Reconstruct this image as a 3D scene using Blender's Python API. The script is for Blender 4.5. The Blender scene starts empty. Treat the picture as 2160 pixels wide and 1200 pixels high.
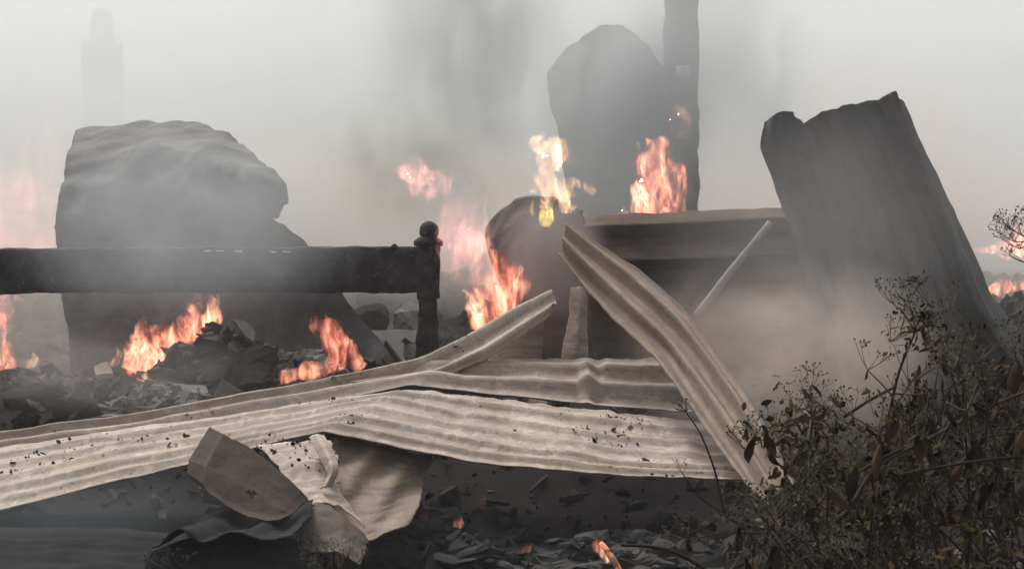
import bpy, bmesh, math, random
import numpy as np
from mathutils import Vector, Matrix, noise as mnoise

random.seed(7); np.random.seed(7)
SC = bpy.context.scene
COL = SC.collection

# ------------------------------------------------------------------ camera
CAM_LOC = Vector((0, 0, 1.5))
PITCH = math.atan2(120, 3000)
cam_d = bpy.data.cameras.new('camera')
cam_d.sensor_width = 36; cam_d.lens = 50; cam_d.clip_start = .05; cam_d.clip_end = 2000
cam = bpy.data.objects.new('camera', cam_d); COL.objects.link(cam)
cam.location = CAM_LOC; cam.rotation_euler = (math.pi/2 - PITCH, 0, 0)
SC.camera = cam
CR = cam.rotation_euler.to_matrix()

# ------------------------------------------------------------------ sky and sun
SUN_EL, SUN_AZ = math.radians(58), math.radians(-35)      # azimuth from +Y, towards -X
w = bpy.data.worlds.new('World'); SC.world = w; w.use_nodes = True
nt = w.node_tree; nt.nodes.clear()
sky = nt.nodes.new('ShaderNodeTexSky'); sky.sky_type = 'NISHITA'; sky.sun_disc = False
sky.sun_elevation = SUN_EL; sky.sun_rotation = SUN_AZ
sky.air_density = 1.0; sky.dust_density = 6.0; sky.ozone_density = 1.0
hs = nt.nodes.new('ShaderNodeHueSaturation'); hs.inputs['Saturation'].default_value = .12
bg = nt.nodes.new('ShaderNodeBackground'); bg.inputs['Strength'].default_value = .13
wo = nt.nodes.new('ShaderNodeOutputWorld')
nt.links.new(sky.outputs[0], hs.inputs['Color']); nt.links.new(hs.outputs[0], bg.inputs['Color'])
nt.links.new(bg.outputs[0], wo.inputs['Surface'])
sun_d = bpy.data.lights.new('sun', 'SUN'); sun_d.energy = 1.4; sun_d.angle = math.radians(14)
sun_d.color = (1, .94, .87)
sun = bpy.data.objects.new('sun', sun_d); COL.objects.link(sun)
sdir = Vector((math.sin(SUN_AZ)*math.cos(SUN_EL), math.cos(SUN_AZ)*math.cos(SUN_EL), math.sin(SUN_EL)))
sun.rotation_euler = (-sdir).to_track_quat('-Z', 'Y').to_euler()
SC.view_settings.view_transform = 'Standard'; SC.view_settings.look = 'None'
SC.view_settings.gamma = 1; SC.view_settings.exposure = 0.60
SC.view_settings.use_curve_mapping = False
SC.cycles.use_denoising = True
SC.cycles.max_bounces = 5; SC.cycles.volume_bounces = 2; SC.cycles.transparent_max_bounces = 32
SC.cycles.diffuse_bounces = 3; SC.cycles.glossy_bounces = 2
SC.cycles.volume_step_rate = 1.0; SC.cycles.volume_max_steps = 256

# ------------------------------------------------------------------ helpers
def at(px, py, d):
    "point seen at photograph pixel (px, py), d metres in front of the camera"
    return CAM_LOC + CR @ Vector((d*(px-1080)/3000, -d*(py-600)/3000, -d))

def tag(o, label=None, cat=None, group=None, kind=None):
    if label: o['label'] = label
    if cat: o['category'] = cat
    if group: o['group'] = group
    if kind: o['kind'] = kind
    return o

def empty(name, loc, label=None, cat=None, group=None):
    o = bpy.data.objects.new(name, None); COL.objects.link(o); o.location = loc
    o.empty_display_size = .1
    return tag(o, label, cat, group)

def link(name, me, parent=None, mats=()):
    for m in mats: me.materials.append(m)
    o = bpy.data.objects.new(name, me); COL.objects.link(o)
    if parent is not None:
        o.parent = parent
        o.matrix_parent_inverse = Matrix.Translation(parent.location).inverted()
    return o

def mesh(name, V, F, smooth=True):
    me = bpy.data.meshes.new(name)
    me.from_pydata([tuple(map(float, v)) for v in V], [], [tuple(map(int, f)) for f in F])
    if smooth: me.shade_smooth()
    me.update()
    return me

def lerp(P, n):
    P = np.asarray(P, float); t = np.linspace(0, len(P)-1, n); i = np.minimum(t.astype(int), len(P)-2); f = (t-i)[:, None]
    return P[i]*(1-f)+P[i+1]*f
def crom(P, n):
    "Catmull-Rom through the points P (k, dim), n samples"
    P = np.asarray(P, float); k = len(P)
    if k == 1: return np.repeat(P, n, 0)
    E = np.vstack([2*P[0]-P[1], P, 2*P[-1]-P[-2]])
    t = np.linspace(0, k-1, n); i = np.minimum(t.astype(int), k-2); f = (t-i)[:, None]
    a, b, c, d = E[i], E[i+1], E[i+2], E[i+3]
    return .5*((2*b)+(c-a)*f+(2*a-5*b+4*c-d)*f*f+(3*b-a-3*c+d)*f**3)

def nz(p, s=1.0, o=3):
    return mnoise.fractal(Vector((float(p[0])*s, float(p[1])*s, float(p[2])*s)), 1.0, 2.0, o)

# ------------------------------------------------------------------ material helpers
class Mat:
    def __init__(s, name):
        s.m = bpy.data.materials.new(name); s.m.use_nodes = True
        s.t = s.m.node_tree; s.t.nodes.clear()
        s.out = s.t.nodes.new('ShaderNodeOutputMaterial')
    def n(s, kind, **kw):
        nd = s.t.nodes.new('ShaderNode'+kind)
        for k, v in kw.items():
            if hasattr(nd, k) and k not in nd.inputs.keys(): setattr(nd, k, v)
            else: s.set(nd.inputs[k.replace('_', ' ') if k not in nd.inputs.keys() else k], v)
        return nd
    def set(s, sock, v):
        if isinstance(v, bpy.types.NodeSocket): s.t.links.new(v, sock)
        elif isinstance(v, bpy.types.Node): s.t.links.new(v.outputs[0], sock)
        else: sock.default_value = v
    def noise(s, vec, scale, detail=4, rough=.55, dist=0.):
        nd = s.n('TexNoise'); s.set(nd.inputs['Vector'], vec); nd.inputs['Scale'].default_value = scale
        nd.inputs['Detail'].default_value = detail; nd.inputs['Roughness'].default_value = rough
        nd.inputs['Distortion'].default_value = dist
        return nd.outputs[0]
    def ramp(s, fac, stops):
        nd = s.n('ValToRGB'); s.set(nd.inputs[0], fac); e = nd.color_ramp.elements
        while len(e) < len(stops): e.new(.5)
        for el, (p, c) in zip(e, stops):
            el.position = p; el.color = (*c, 1) if isinstance(c, tuple) else (c, c, c, 1)
        return nd.outputs[0]
    def mix(s, fac, a, b, blend='MIX'):
        nd = s.n('Mix', data_type='RGBA', blend_type=blend)
        s.set(nd.inputs[0], fac)
        for i, v in ((6, a), (7, b)): s.set(nd.inputs[i], (*v, 1) if isinstance(v, tuple) and len(v) == 3 else v)
        return nd.outputs[2]
    def math(s, op, a, b=0.):
        nd = s.n('Math', operation=op); s.set(nd.inputs[0], a); s.set(nd.inputs[1], b); return nd.outputs[0]
    def scale(s, vec, v):
        nd = s.n('Mapping'); s.set(nd.inputs['Vector'], vec); nd.inputs['Scale'].default_value = v; return nd.outputs[0]
    def bsdf(s, color, rough=.8, bump=None, strength=.4, dist=.01, **kw):
        b = s.n('BsdfPrincipled'); s.set(b.inputs['Base Color'], (*color, 1) if isinstance(color, tuple) else color)
        s.set(b.inputs['Roughness'], rough); b.inputs['Specular IOR Level'].default_value = kw.get('spec', .04)
        if bump is not None:
            bn = s.n('Bump'); s.set(bn.inputs['Height'], bump); bn.inputs['Strength'].default_value = strength
            bn.inputs['Distance'].default_value = dist; s.set(b.inputs['Normal'], bn.outputs[0])
        s.t.links.new(b.outputs[0], s.out.inputs['Surface'])
        return b

def sheet_mat(name, pale, mid, dark, rust, speck=.6, seed=0., rough=.75, spec=.25, streaky=.75, ashy=1.):
    "heat-scoured sheet steel: ash film, streaks along the ribs, rust and flakes of soot; uv in metres"
    M = Mat(name)
    uv = M.n('UVMap').outputs[0]
    add = M.n('VectorMath', operation='ADD'); M.set(add.inputs[0], uv); add.inputs[1].default_value = (seed, seed*1.7, seed)
    uv = add.outputs[0]
    geo = M.n('TexCoord').outputs['Object']
    big = M.noise(geo, 3.2, 5, .6, .4)
    streak = M.noise(M.scale(uv, (2.2, 26, 1)), 1.0, 5, .65, .3)
    fine = M.noise(uv, 42, 6, .7)
    c = M.mix(M.ramp(big, [(.38, 0.), (.62, 1.)]), mid, pale)
    c = M.mix(M.math('MULTIPLY', M.ramp(streak, [(.42, 0.), (.7, 1.)]), streaky), c, dark)
    c = M.mix(M.math('MULTIPLY', M.ramp(M.noise(geo, 2.4, 4, .6, .6), [(.5, 0.), (.68, 1.)]), .45), c, tuple(x*y for x, y in zip(pale, (.86, .84, .62))))
    c = M.mix(M.math('MULTIPLY', M.ramp(M.noise(geo, 4.1, 5, .65, 1.), [(.5, 0.), (.64, 1.)]), .6), c, tuple(x*y for x, y in zip(mid, (.72, .72, .78))))
    rustf = M.math('MULTIPLY', M.ramp(M.noise(geo, 7.5, 6, .7, .8), [(.5, 0.), (.66, 1.)]), .6)
    c = M.mix(rustf, c, rust)
    scale_f = M.math('MULTIPLY', M.ramp(M.noise(uv, 7.0, 8, .72, .9), [(.53, 0.), (.565, 1.)]), .45*ashy)
    c = M.mix(scale_f, c, tuple(x*y for x, y in zip(mid, (.62, .60, .60))))
    stain = M.math('MULTIPLY', M.ramp(M.noise(geo, 11, 8, .75, .4), [(.56, 0.), (.60, 1.)]), .7*ashy)
    c = M.mix(stain, c, rust)
    ash = M.math('MULTIPLY', M.ramp(M.noise(uv, 13, 6, .75, .5), [(.54, 0.), (.61, 1.)]), .5*ashy)
    c = M.mix(ash, c, tuple(min(.8, x*1.2+.03) for x in pale))
    c = M.mix(M.math('MULTIPLY', M.ramp(fine, [(.3, 1.), (.42, 0.)]), .5), c, dark)
    vor = M.n('TexVoronoi'); M.set(vor.inputs['Vector'], uv); vor.inputs['Scale'].default_value = 34
    vor.inputs['Randomness'].default_value = 1
    sp = M.math('MULTIPLY', M.ramp(vor.outputs['Distance'], [(.16, 1.), (.26, 0.)]),
                M.ramp(M.noise(uv, 4.5, 3), [(.54, 0.), (.6, speck)]))
    c = M.mix(sp, c, (.025, .022, .02))
    M.bsdf(c, rough, M.math('ADD', M.math('MULTIPLY', fine, .6), M.math('MULTIPLY', streak, streaky)), .8, .008, spec=spec)
    return M.m

PALE = sheet_mat('ash_coated_steel', (.43, .365, .315), (.31, .262, .224), (.125, .102, .088), (.29, .21, .15), seed=1.3, ashy=.9)
PALE2 = sheet_mat('ash_coated_steel_warm', (.41, .35, .30), (.30, .255, .22), (.13, .105, .09), (.27, .19, .13), seed=6.1, speck=.35, ashy=.7)
TAN = sheet_mat('tan_scorched_steel', (.30, .24, .195), (.215, .17, .138), (.085, .065, .052), (.20, .13, .085), seed=3.3, speck=.2, ashy=.35)
CHARL = sheet_mat('grey_ashed_steel', (.165, .163, .158), (.085, .086, .086), (.04, .04, .042), (.11, .098, .088), seed=28.2, speck=.1, rough=.75, spec=.1, ashy=.06, streaky=.3)
CHAR = sheet_mat('sooty_steel', (.085, .086, .086), (.050, .051, .052), (.030, .030, .032), (.075, .066, .058), seed=8.2, speck=.1, rough=.7, spec=.12, ashy=0., streaky=.35)
CHARW = sheet_mat('scorched_brown_steel', (.115, .092, .078), (.07, .055, .046), (.03, .024, .02), (.13, .07, .04), seed=19.2, speck=.2, rough=.8, spec=.08, ashy=.2)
CHARB = sheet_mat('soot_brown_steel', (.13, .11, .095), (.085, .07, .06), (.035, .03, .027), (.10, .065, .04), seed=12.2, speck=.2, rough=.7, spec=.12, ashy=.1, streaky=.4)
SCRAP = sheet_mat('smoke_browned_steel', (.098, .080, .068), (.072, .058, .050), (.035, .028, .024), (.09, .06, .04), seed=22.2, speck=.2, rough=.8, spec=.08, streaky=.12, ashy=.12)
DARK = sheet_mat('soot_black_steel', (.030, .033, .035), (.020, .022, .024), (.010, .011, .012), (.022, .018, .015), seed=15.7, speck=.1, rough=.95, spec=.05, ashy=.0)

def wood_mat():
    M = Mat('charred_wood')
    g = M.n('TexCoord').outputs['Object']
    v = M.n('TexVoronoi', feature='DISTANCE_TO_EDGE'); M.set(v.inputs['Vector'], M.scale(g, (30, 30, 55))); v.inputs['Scale'].default_value = 1.5
    cr = M.ramp(v.outputs[0], [(.0, 0.), (.14, 1.)])
    n1 = M.noise(g, 9, 5, .65)
    c = M.mix(M.ramp(n1, [(.4, 0.), (.68, 1.)]), (.016, .015, .015), (.075, .072, .07))
    c = M.mix(M.ramp(M.noise(g, 30, 5, .7), [(.58, 0.), (.7, .7)]), c, (.17, .165, .16))
    c = M.mix(M.math('ADD', M.math('MULTIPLY', cr, .6), .4), (.008, .008, .008), c)
    M.bsdf(c, .6, M.math('ADD', cr, M.math('MULTIPLY', n1, 2.)), .5, .008)
    return M.m
WOOD = wood_mat()

def rubble_mat():
    M = Mat('charred_rubble')
    g = M.n('TexCoord').outputs['Object']
    isl = M.n('NewGeometry').outputs['Random Per Island']
    c = M.ramp(isl, [(0., (.014, .013, .013)), (.45, (.026, .024, .023)), (.75, (.05, .045, .042)), (.93, (.09, .08, .074)), (1., (.28, .25, .23))])
    n1 = M.noise(g, 22, 6, .7)
    c = M.mix(M.ramp(n1, [(.35, .75), (.6, 0.)]), c, (.02, .019, .019))
    c = M.mix(M.ramp(M.noise(g, 60, 4, .7), [(.6, 0.), (.72, .5)]), c, (.32, .30, .28))
    M.bsdf(c, .9, n1, .7, .015)
    return M.m
RUBBLE = rubble_mat()

def ground_mat():
    M = Mat('ash_ground')
    g = M.n('TexCoord').outputs['Object']
    n1 = M.noise(g, 2.2, 8, .65, .4); n2 = M.noise(g, 26, 8, .7)
    c = M.ramp(n1, [(.3, (.010, .0095, .0095)), (.5, (.018, .0165, .016)), (.72, (.045, .04, .038)), (.88, (.11, .10, .095))])
    c = M.mix(M.ramp(n2, [(.4, .8), (.6, 0.)]), c, (.018, .017, .017))
    M.bsdf(c, .95, M.math('ADD', n1, M.math('MULTIPLY', n2, .5)), .9, .05)
    return M.m
GROUND = ground_mat()

def plain_mat(name, a, b, rough=.8, scale=18, spec=.06, island=False):
    M = Mat(name)
    g = M.n('TexCoord').outputs['Object']
    f = M.noise(g, scale, 4, .6)
    if island: f = M.math('ADD', M.math('MULTIPLY', f, .35), M.math('MULTIPLY', M.n('NewGeometry').outputs['Random Per Island'], .75))
    else:
        f = M.math('ADD', M.math('MULTIPLY', f, .6), M.math('MULTIPLY', M.n('ObjectInfo').outputs['Random'], .5))
    M.bsdf(M.ramp(f, [(.25, a), (.8, b)]), rough, f, .3, .004, spec=spec)
    return M.m
STEM = plain_mat('dry_stem', (.014, .010, .009), (.06, .044, .034))
LEAF_BROWN = plain_mat('withered_leaf', (.007, .005, .004), (.062, .038, .024), spec=.08)
LEAF_OLIVE = plain_mat('dull_olive_leaf', (.008, .006, .004), (.105, .075, .036), island=True, spec=.05)
SEED = plain_mat('dry_seed_cup', (.010, .008, .007), (.16, .13, .09), island=True)

def flame_mat(name, deep, hot, strength, scale=9.0, cut=(.40, .62), top=.55):
    "glowing gas: strands of burning gas inside the tongue's body"
    M = Mat(name)
    oc = M.n('TexCoord').outputs['Object']
    v = M.scale(oc, (1.0, 1.0, .38))
    n1 = M.noise(v, scale, 3, .6, 1.6)
    rid = M.math('SUBTRACT', 1.0, M.math('ABSOLUTE', M.math('MULTIPLY', M.math('SUBTRACT', n1, .5), 5.0)))
    rid = M.math('POWER', M.math('MAXIMUM', rid, 0.), 3.0)
    body = M.ramp(M.noise(v, scale*.6, 4, .65, 1.2), [(cut[0], .04), (cut[1], 1.)])
    dens = M.math('MULTIPLY', M.math('ADD', M.math('MULTIPLY', rid, 1.9), .14), body)
    col = M.mix(M.ramp(dens, [(.25, 0.), (1., 1.)]), deep, hot)
    e = M.n('Emission'); M.set(e.inputs['Color'], col); M.set(e.inputs['Strength'], M.math('MULTIPLY', dens, strength))
    M.t.links.new(e.outputs[0], M.out.inputs['Volume'])
    M.m.cycles.volume_step_rate = .3
    return M.m
FL_PINK = flame_mat('flame_pink_orange', (1., .17, .10), (1., .45, .27), 15, scale=13, cut=(.43, .60))
FL_PALE = flame_mat('flame_pale_pink', (1., .24, .21), (1., .38, .32), 2.4, scale=8)
FL_WISP = flame_mat('flame_wisp', (1., .26, .24), (1., .40, .36), 4.2, scale=9, cut=(.35, .55))
FL_GLOW = flame_mat('flame_far_glow', (1., .30, .26), (1., .40, .34), .45, scale=1.5, cut=(.3, .7))
FL_GOLD = flame_mat('flame_gold', (1., .42, .16), (1., .70, .36), 20, scale=14)
FL_YELL = flame_mat('flame_yellow_core', (1., .62, .08), (1., .85, .28), 30, scale=16)
FL_SMALL = flame_mat('flame_small', (1., .30, .18), (1., .55, .36), 30, scale=20)

def smoke_mat(name, color, density, scale=1.6, lo=.36, hi=.66, aniso=.1, zs=.7, seed=0.):
    M = Mat(name)
    oc = M.n('TexCoord').outputs['Object']
    ln = M.n('VectorMath', operation='LENGTH'); M.set(ln.inputs[0], oc)
    fall = M.n('MapRange', interpolation_type='SMOOTHSTEP'); M.set(fall.inputs['Value'], ln.outputs['Value'])
    fall.inputs['From Min'].default_value = .25; fall.inputs['From Max'].default_value = .98
    fall.inputs['To Min'].default_value = 1; fall.inputs['To Max'].default_value = 0
    mp = M.n('Mapping'); M.set(mp.inputs['Vector'], oc); mp.inputs['Location'].default_value = (seed, seed*.7, seed*1.3)
    mp.inputs['Scale'].default_value = (1, 1, zs)
    nn = M.ramp(M.noise(mp.outputs[0], scale, 4, .55, .6), [(lo, 0.), (hi, 1.)])
    d = M.math('MULTIPLY', M.math('MULTIPLY', fall.outputs[0], nn), density)
    pv = M.n('VolumePrincipled'); pv.inputs['Color'].default_value = (*color, 1)
    pv.inputs['Anisotropy'].default_value = aniso
    M.set(pv.inputs['Density'], d)
    M.t.links.new(pv.outputs[0], M.out.inputs['Volume'])
    M.m.cycles.volume_step_rate = 1.3
    return M.m

# ------------------------------------------------------------------ ground
def sm(a, b, x):
    t = max(0., min(1., (x-a)/(b-a))); return t*t*(3-2*t)
def gh(x, y):
    h = .10 + .18*sm(1, 5, y) + .36*sm(5.2, 8.2, y) + .05*sm(9, 20, y)
    h += .10*nz((x, y, 0), .45, 3) * sm(3, 7, y) + .025*nz((x, y, 5), 2.4, 3)
    return h
xs = np.sinh(np.linspace(-3.2, 3.2, 170))*5.0
ys = np.concatenate([np.linspace(-14, 3, 14), np.linspace(3.1, 16, 150), 16+np.sinh(np.linspace(.05, 3.2, 40))*6.6])
V = [(x, y, gh(x, y)) for y in ys for x in xs]
nx = len(xs)
F = [(j*nx+i, j*nx+i+1, (j+1)*nx+i+1, (j+1)*nx+i) for j in range(len(ys)-1) for i in range(nx-1)]
o = link('ground', mesh('ground', V, F), None, [GROUND]); tag(o, kind='structure')
GX = float(xs[-1]); GY0 = float(ys[0]); GY1 = float(ys[-1])

# ------------------------------------------------------------------ sheet builder
def sheet(name, rows, nu=90, nv=40, waves=0, amp=.012, along='u', thick=.0035, crumple=.006, cs=3.0,
          ragged=.0, holes=(), mat=PALE, parent=None, wphase=0., sharp=0., edge_bite=0., crest=1., creased=0., dents=()):
    """a sheet of metal through a net of points. rows: lists of (px, py, depth); u runs along a row, v across rows.
    waves: ribs across v (they run along u), or across u when along='v'"""
    P = np.array([[list(at(*q)) for q in r] for r in rows])
    ip = lambda Q, n: crom(Q, n)*(1-sharp)+lerp(Q, n)*sharp if sharp else crom(Q, n)
    R = np.array([ip(P[k], nu) for k in range(len(P))])            # rows x nu x 3
    G = np.stack([ip(R[:, i], nv) for i in range(nu)], 1)          # nv x nu x 3
    du = np.gradient(G, axis=1); dv = np.gradient(G, axis=0)
    N = np.cross(du, dv); N /= np.linalg.norm(N, axis=2, keepdims=True)+1e-9
    uu = np.linspace(0, 1, nu)[None, :]; vv = np.linspace(0, 1, nv)[:, None]
    if waves:
        ph = (vv if along == 'u' else uu)*waves*2*np.pi + wphase
        s = np.sin(ph)*np.ones((nv, nu))
        if crest > 1.: s = 2*((1+s)/2)**crest-1
        if crest < 0: s = 1-2*((1-s)/2)**(-crest)
        q = G[:, :, 0]*1.1+G[:, :, 2]*2.3
        vary = .92+.12*np.sin(q*2.7+1.+3*vv)*np.sin(q*1.3+vv*5)
        G = G + N*(amp*s*vary)[:, :, None]
    D = np.zeros((nv, nu)); seed = abs(hash(name+str(rows[0][0]))) % 97 if False else sum(map(ord, name)) + rows[0][0][0]
    for j in range(nv):
        for i in range(nu):
            p = G[j, i]; q = (p[0]+seed*.37, p[1], p[2])
            D[j, i] = crumple*(nz(q, cs, 3)*1.2 + .5*nz(q, cs*3.3, 2))
            if creased: D[j, i] += creased*(abs(nz((q[0]*1.3+q[2]*.5, q[1], q[2]), cs*.9, 2))*-2 + abs(nz((q[0]-q[2], q[1]+9, q[2]*.6), cs*2.1, 2))*-.8)
    for (hu, hv, ru, rv, dp) in dents:
        D += dp*np.maximum(0, 1-np.sqrt(((uu-hu)/ru)**2+((vv-hv)/rv)**2))
    G = G + N*D[:, :, None]
    if ragged:
        for j in range(nv):
            for i in (0, 1, nu-2, nu-1):
                k = ragged*(nz((j*.21+seed, i//2, 1), 1.0, 3)) * (1 if i in (0, nu-1) else .6)
                t = G[j, 1]-G[j, 2] if i < 2 else G[j, nu-2]-G[j, nu-3]
                G[j, i] += t/np.linalg.norm(t)*k
        for i in range(nu):
            for j in (0, 1, nv-2, nv-1):
                k = ragged*(nz((i*.16+seed, j//2, 7), 1.0, 3)) * (1 if j in (0, nv-1) else .6)
                t = G[1, i]-G[2, i] if j < 2 else G[nv-2, i]-G[nv-3, i]
                G[j, i] += t/np.linalg.norm(t)*k
    lu = np.concatenate([[0], np.cumsum(np.linalg.norm(np.diff(G[nv//2], axis=0), axis=1))])
    lv = np.concatenate([[0], np.cumsum(np.linalg.norm(np.diff(G[:, nu//2], axis=0), axis=1))])
    base = Vector(G.reshape(-1, 3).mean(0)); zmin = G[:, :, 2].min()
    if parent is None: base.z = zmin
    else: base = parent.location.copy()
    V = G.reshape(-1, 3) - np.array(base)
    F = []
    for j in range(nv-1):
        for i in range(nu-1):
            u, v = (i+.5)/(nu-1), (j+.5)/(nv-1)
            skip = False
            for (hu, hv, ru, rv) in holes:
                a = math.atan2((v-hv)/rv, (u-hu)/ru)
                rr = 1 + .35*math.sin(3*a+hu*20) + .25*math.sin(7*a+1)
                if ((u-hu)/ru)**2+((v-hv)/rv)**2 < rr*rr: skip = True
            if edge_bite and min(u, 1-u, v, 1-v) < edge_bite*max(0, nz((u*9+seed, v*9, 2), 1., 2)): skip = True
            if not skip: F.append((j*nu+i, j*nu+i+1, (j+1)*nu+i+1, (j+1)*nu+i))
    me = mesh(name, V, F)
    uvl = me.uv_layers.new(name='UVMap')
    UVu = np.tile(lu, nv); UVv = np.repeat(lv, nu)
    li = np.empty(len(me.loops), int); me.loops.foreach_get('vertex_index', li)
    flat = np.empty(len(li)*2)
    if along == 'u': flat[0::2] = UVu[li]; flat[1::2] = UVv[li]
    else: flat[0::2] = UVv[li]; flat[1::2] = UVu[li]
    uvl.data.foreach_set('uv', flat)
    o = bpy.data.objects.new(name, me); COL.objects.link(o); me.materials.append(mat)
    if parent is None: o.location = base
    else: o.parent = parent
    s = o.modifiers.new('thickness', 'SOLIDIFY'); s.thickness = thick; s.offset = 0
    return o

# ------------------------------------------------------------------ the big bent roofing sheets
o = sheet('roofing_sheet', [
    [(-330, 988, 5.75), (270, 903, 5.74), (860, 819, 5.68), (1100, 846, 5.62), (1330, 872, 5.54), (1560, 897, 5.46)],
    [(-330, 1040, 5.5), (235, 946, 5.52), (805, 846, 5.5), (1070, 890, 5.42), (1320, 928, 5.32), (1575, 953, 5.24)],
    [(-330, 1098, 5.2), (205, 990, 5.24), (742, 880, 5.26), (1040, 938, 5.2), (1310, 976, 5.1), (1590, 992, 5.02)],
    [(-330, 1153, 4.95), (180, 1032, 5.05), (682, 911, 5.08), (1000, 976, 5.05), (1300, 1002, 4.97), (1600, 1014, 4.9)]],
    nu=220, nv=110, waves=5.6, amp=.0105, crumple=.0035, cs=3.4, ragged=.010, mat=PALE, sharp=.92, crest=-2.4, creased=.003,
    dents=((.22, .5, .05, .3, -.02), (.52, .35, .03, .25, .015), (.72, .6, .05, .3, -.014), (.9, .4, .03, .25, -.015)), holes=((.62, .42, .004, .02), (.79, .3, .005, .02)))
tag(o, 'long ash-white corrugated sheet, kinked in the middle, lowest of the pale ones', 'metal sheet', 'bent corrugated roofing sheets')
o = sheet('roofing_sheet', [
    [(-330, 950, 6.0), (280, 870, 6.08), (870, 759, 6.1), (1060, 752, 6.05), (1250, 752, 5.95), (1440, 754, 5.85)],
    [(-330, 978, 5.92), (280, 893, 6.0), (870, 789, 5.95), (1060, 791, 5.9), (1250, 798, 5.82), (1450, 805, 5.75)],
    [(-330, 1010, 5.8), (300, 920, 5.84), (870, 824, 5.78), (1060, 842, 5.74), (1250, 860, 5.68), (1460, 876, 5.6)]],
    nu=180, nv=70, waves=2.6, amp=.019, crumple=.003, cs=3.2, creased=.003, ragged=.008, mat=PALE2, wphase=.6, sharp=.85, crest=-1.6,
    dents=((.79, .55, .025, .5, -.045), (.81, .2, .02, .3, .02), (.45, .5, .06, .4, -.02)))
tag(o, 'ash-white corrugated sheet lying behind the kinked one, flat top edge', 'metal sheet', 'bent corrugated roofing sheets')
o = sheet('roofing_sheet', [
    [(690, 795, 6.02), (870, 757, 6.05), (985, 700, 6.1), (1080, 648, 6.15), (1160, 612, 6.2)],
    [(720, 806, 5.98), (890, 776, 5.98), (1000, 725, 6.02), (1090, 672, 6.05), (1172, 628, 6.1)],
    [(760, 815, 5.93), (930, 792, 5.93), (1030, 752, 5.96), (1100, 705, 5.98), (1165, 660, 6.02)]],
    nu=80, nv=44, waves=1.7, amp=.02, crumple=.004, cs=4, ragged=.012, mat=PALE2, wphase=2.1, sharp=.6, crest=-1.5)
tag(o, 'narrow pale tongue of corrugated sheet rising to the right beside the flame', 'metal sheet', 'bent corrugated roofing sheets')
o = sheet('roofing_sheet', [
    [(1195, 462, 6.15), (1250, 500, 6.05), (1350, 565, 5.85), (1450, 655, 5.6), (1545, 785, 5.3), (1610, 885, 5.05), (1680, 1010, 4.8)],
    [(1190, 500, 6.05), (1240, 545, 5.95), (1330, 625, 5.75), (1420, 710, 5.52), (1505, 825, 5.22), (1575, 925, 4.98), (1640, 1030, 4.75)],
    [(1180, 545, 5.98), (1225, 600, 5.88), (1300, 682, 5.7), (1385, 760, 5.48), (1450, 855, 5.18), (1520, 955, 4.95), (1590, 1050, 4.72)]],
    nu=130, nv=70, waves=2.75, amp=.024, crumple=.002, cs=2.2, ragged=.006, mat=TAN, wphase=.5, crest=-1.5, sharp=.5)
tag(o, 'tan corrugated sheet sloping down steeply to the right, in front of the others', 'metal sheet', 'bent corrugated roofing sheets')
o = sheet('roofing_sheet', [
    [(1205, 605, 6.35), (1228, 606, 6.3), (1240, 625, 6.3)],
    [(1196, 680, 6.32), (1222, 684, 6.25), (1240, 690, 6.3)],
    [(1186, 760, 6.3), (1216, 765, 6.22), (1240, 765, 6.28)]],
    nu=20, nv=30, crumple=.008, cs=6, ragged=.006, mat=PALE2)
tag(o, 'small upright pale strip of sheet under the peak of the sloping sheets', 'metal sheet')
o = sheet('roofing_sheet', [
    [(1030, 690, 6.5), (1080, 668, 6.5), (1150, 655, 6.55)],
    [(1030, 770, 6.4), (1080, 775, 6.4), (1140, 780, 6.45)]],
    nu=24, nv=16, crumple=.006, mat=TAN)
tag(o, 'small tan scrap of sheet filling the corner below the rising tongue', 'metal sheet')

# sheets standing behind
o = sheet('curled_sheet', [
    [(162, 282, 10.1), (250, 265, 10.1), (350, 263, 10.0), (430, 277, 9.6), (500, 305, 9.1), (560, 352, 8.4), (592, 385, 8.0), (600, 405, 7.95)],
    [(148, 325, 9.2), (240, 318, 9.1), (345, 318, 8.9), (430, 332, 8.5), (500, 356, 8.1), (555, 390, 7.85), (588, 408, 7.85), (600, 425, 7.95)],
    [(132, 400, 8.8), (235, 395, 8.75), (345, 395, 8.6), (430, 402, 8.42), (500, 410, 8.3), (545, 425, 8.2), (575, 440, 8.1), (590, 445, 8.15)],
    [(121, 490, 8.7), (235, 490, 8.65), (345, 490, 8.55), (430, 490, 8.5), (500, 485, 8.45), (545, 470, 8.4), (572, 455, 8.35), (578, 450, 8.3)],
    [(130, 600, 8.55), (240, 600, 8.5), (350, 600, 8.5), (445, 595, 8.5), (530, 570, 8.5), (590, 535, 8.5), (625, 515, 8.5), (640, 505, 8.5)],
    [(150, 740, 8.4), (260, 740, 8.4), (380, 740, 8.4), (500, 740, 8.4), (600, 720, 8.45), (680, 685, 8.5), (715, 650, 8.5), (730, 632, 8.5)],
    [(160, 840, 8.3), (270, 840, 8.3), (400, 840, 8.3), (530, 840, 8.3), (650, 835, 8.35), (760, 810, 8.4), (810, 780, 8.45), (835, 765, 8.5)]],
    nu=130, nv=120, crumple=.012, cs=1.7, ragged=.012, mat=CHARL, creased=.034, sharp=.3)
tag(o, 'big grey sooty sheet with rounded top, curling over to the right behind the railing', 'metal sheet', 'standing burnt sheets')
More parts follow.
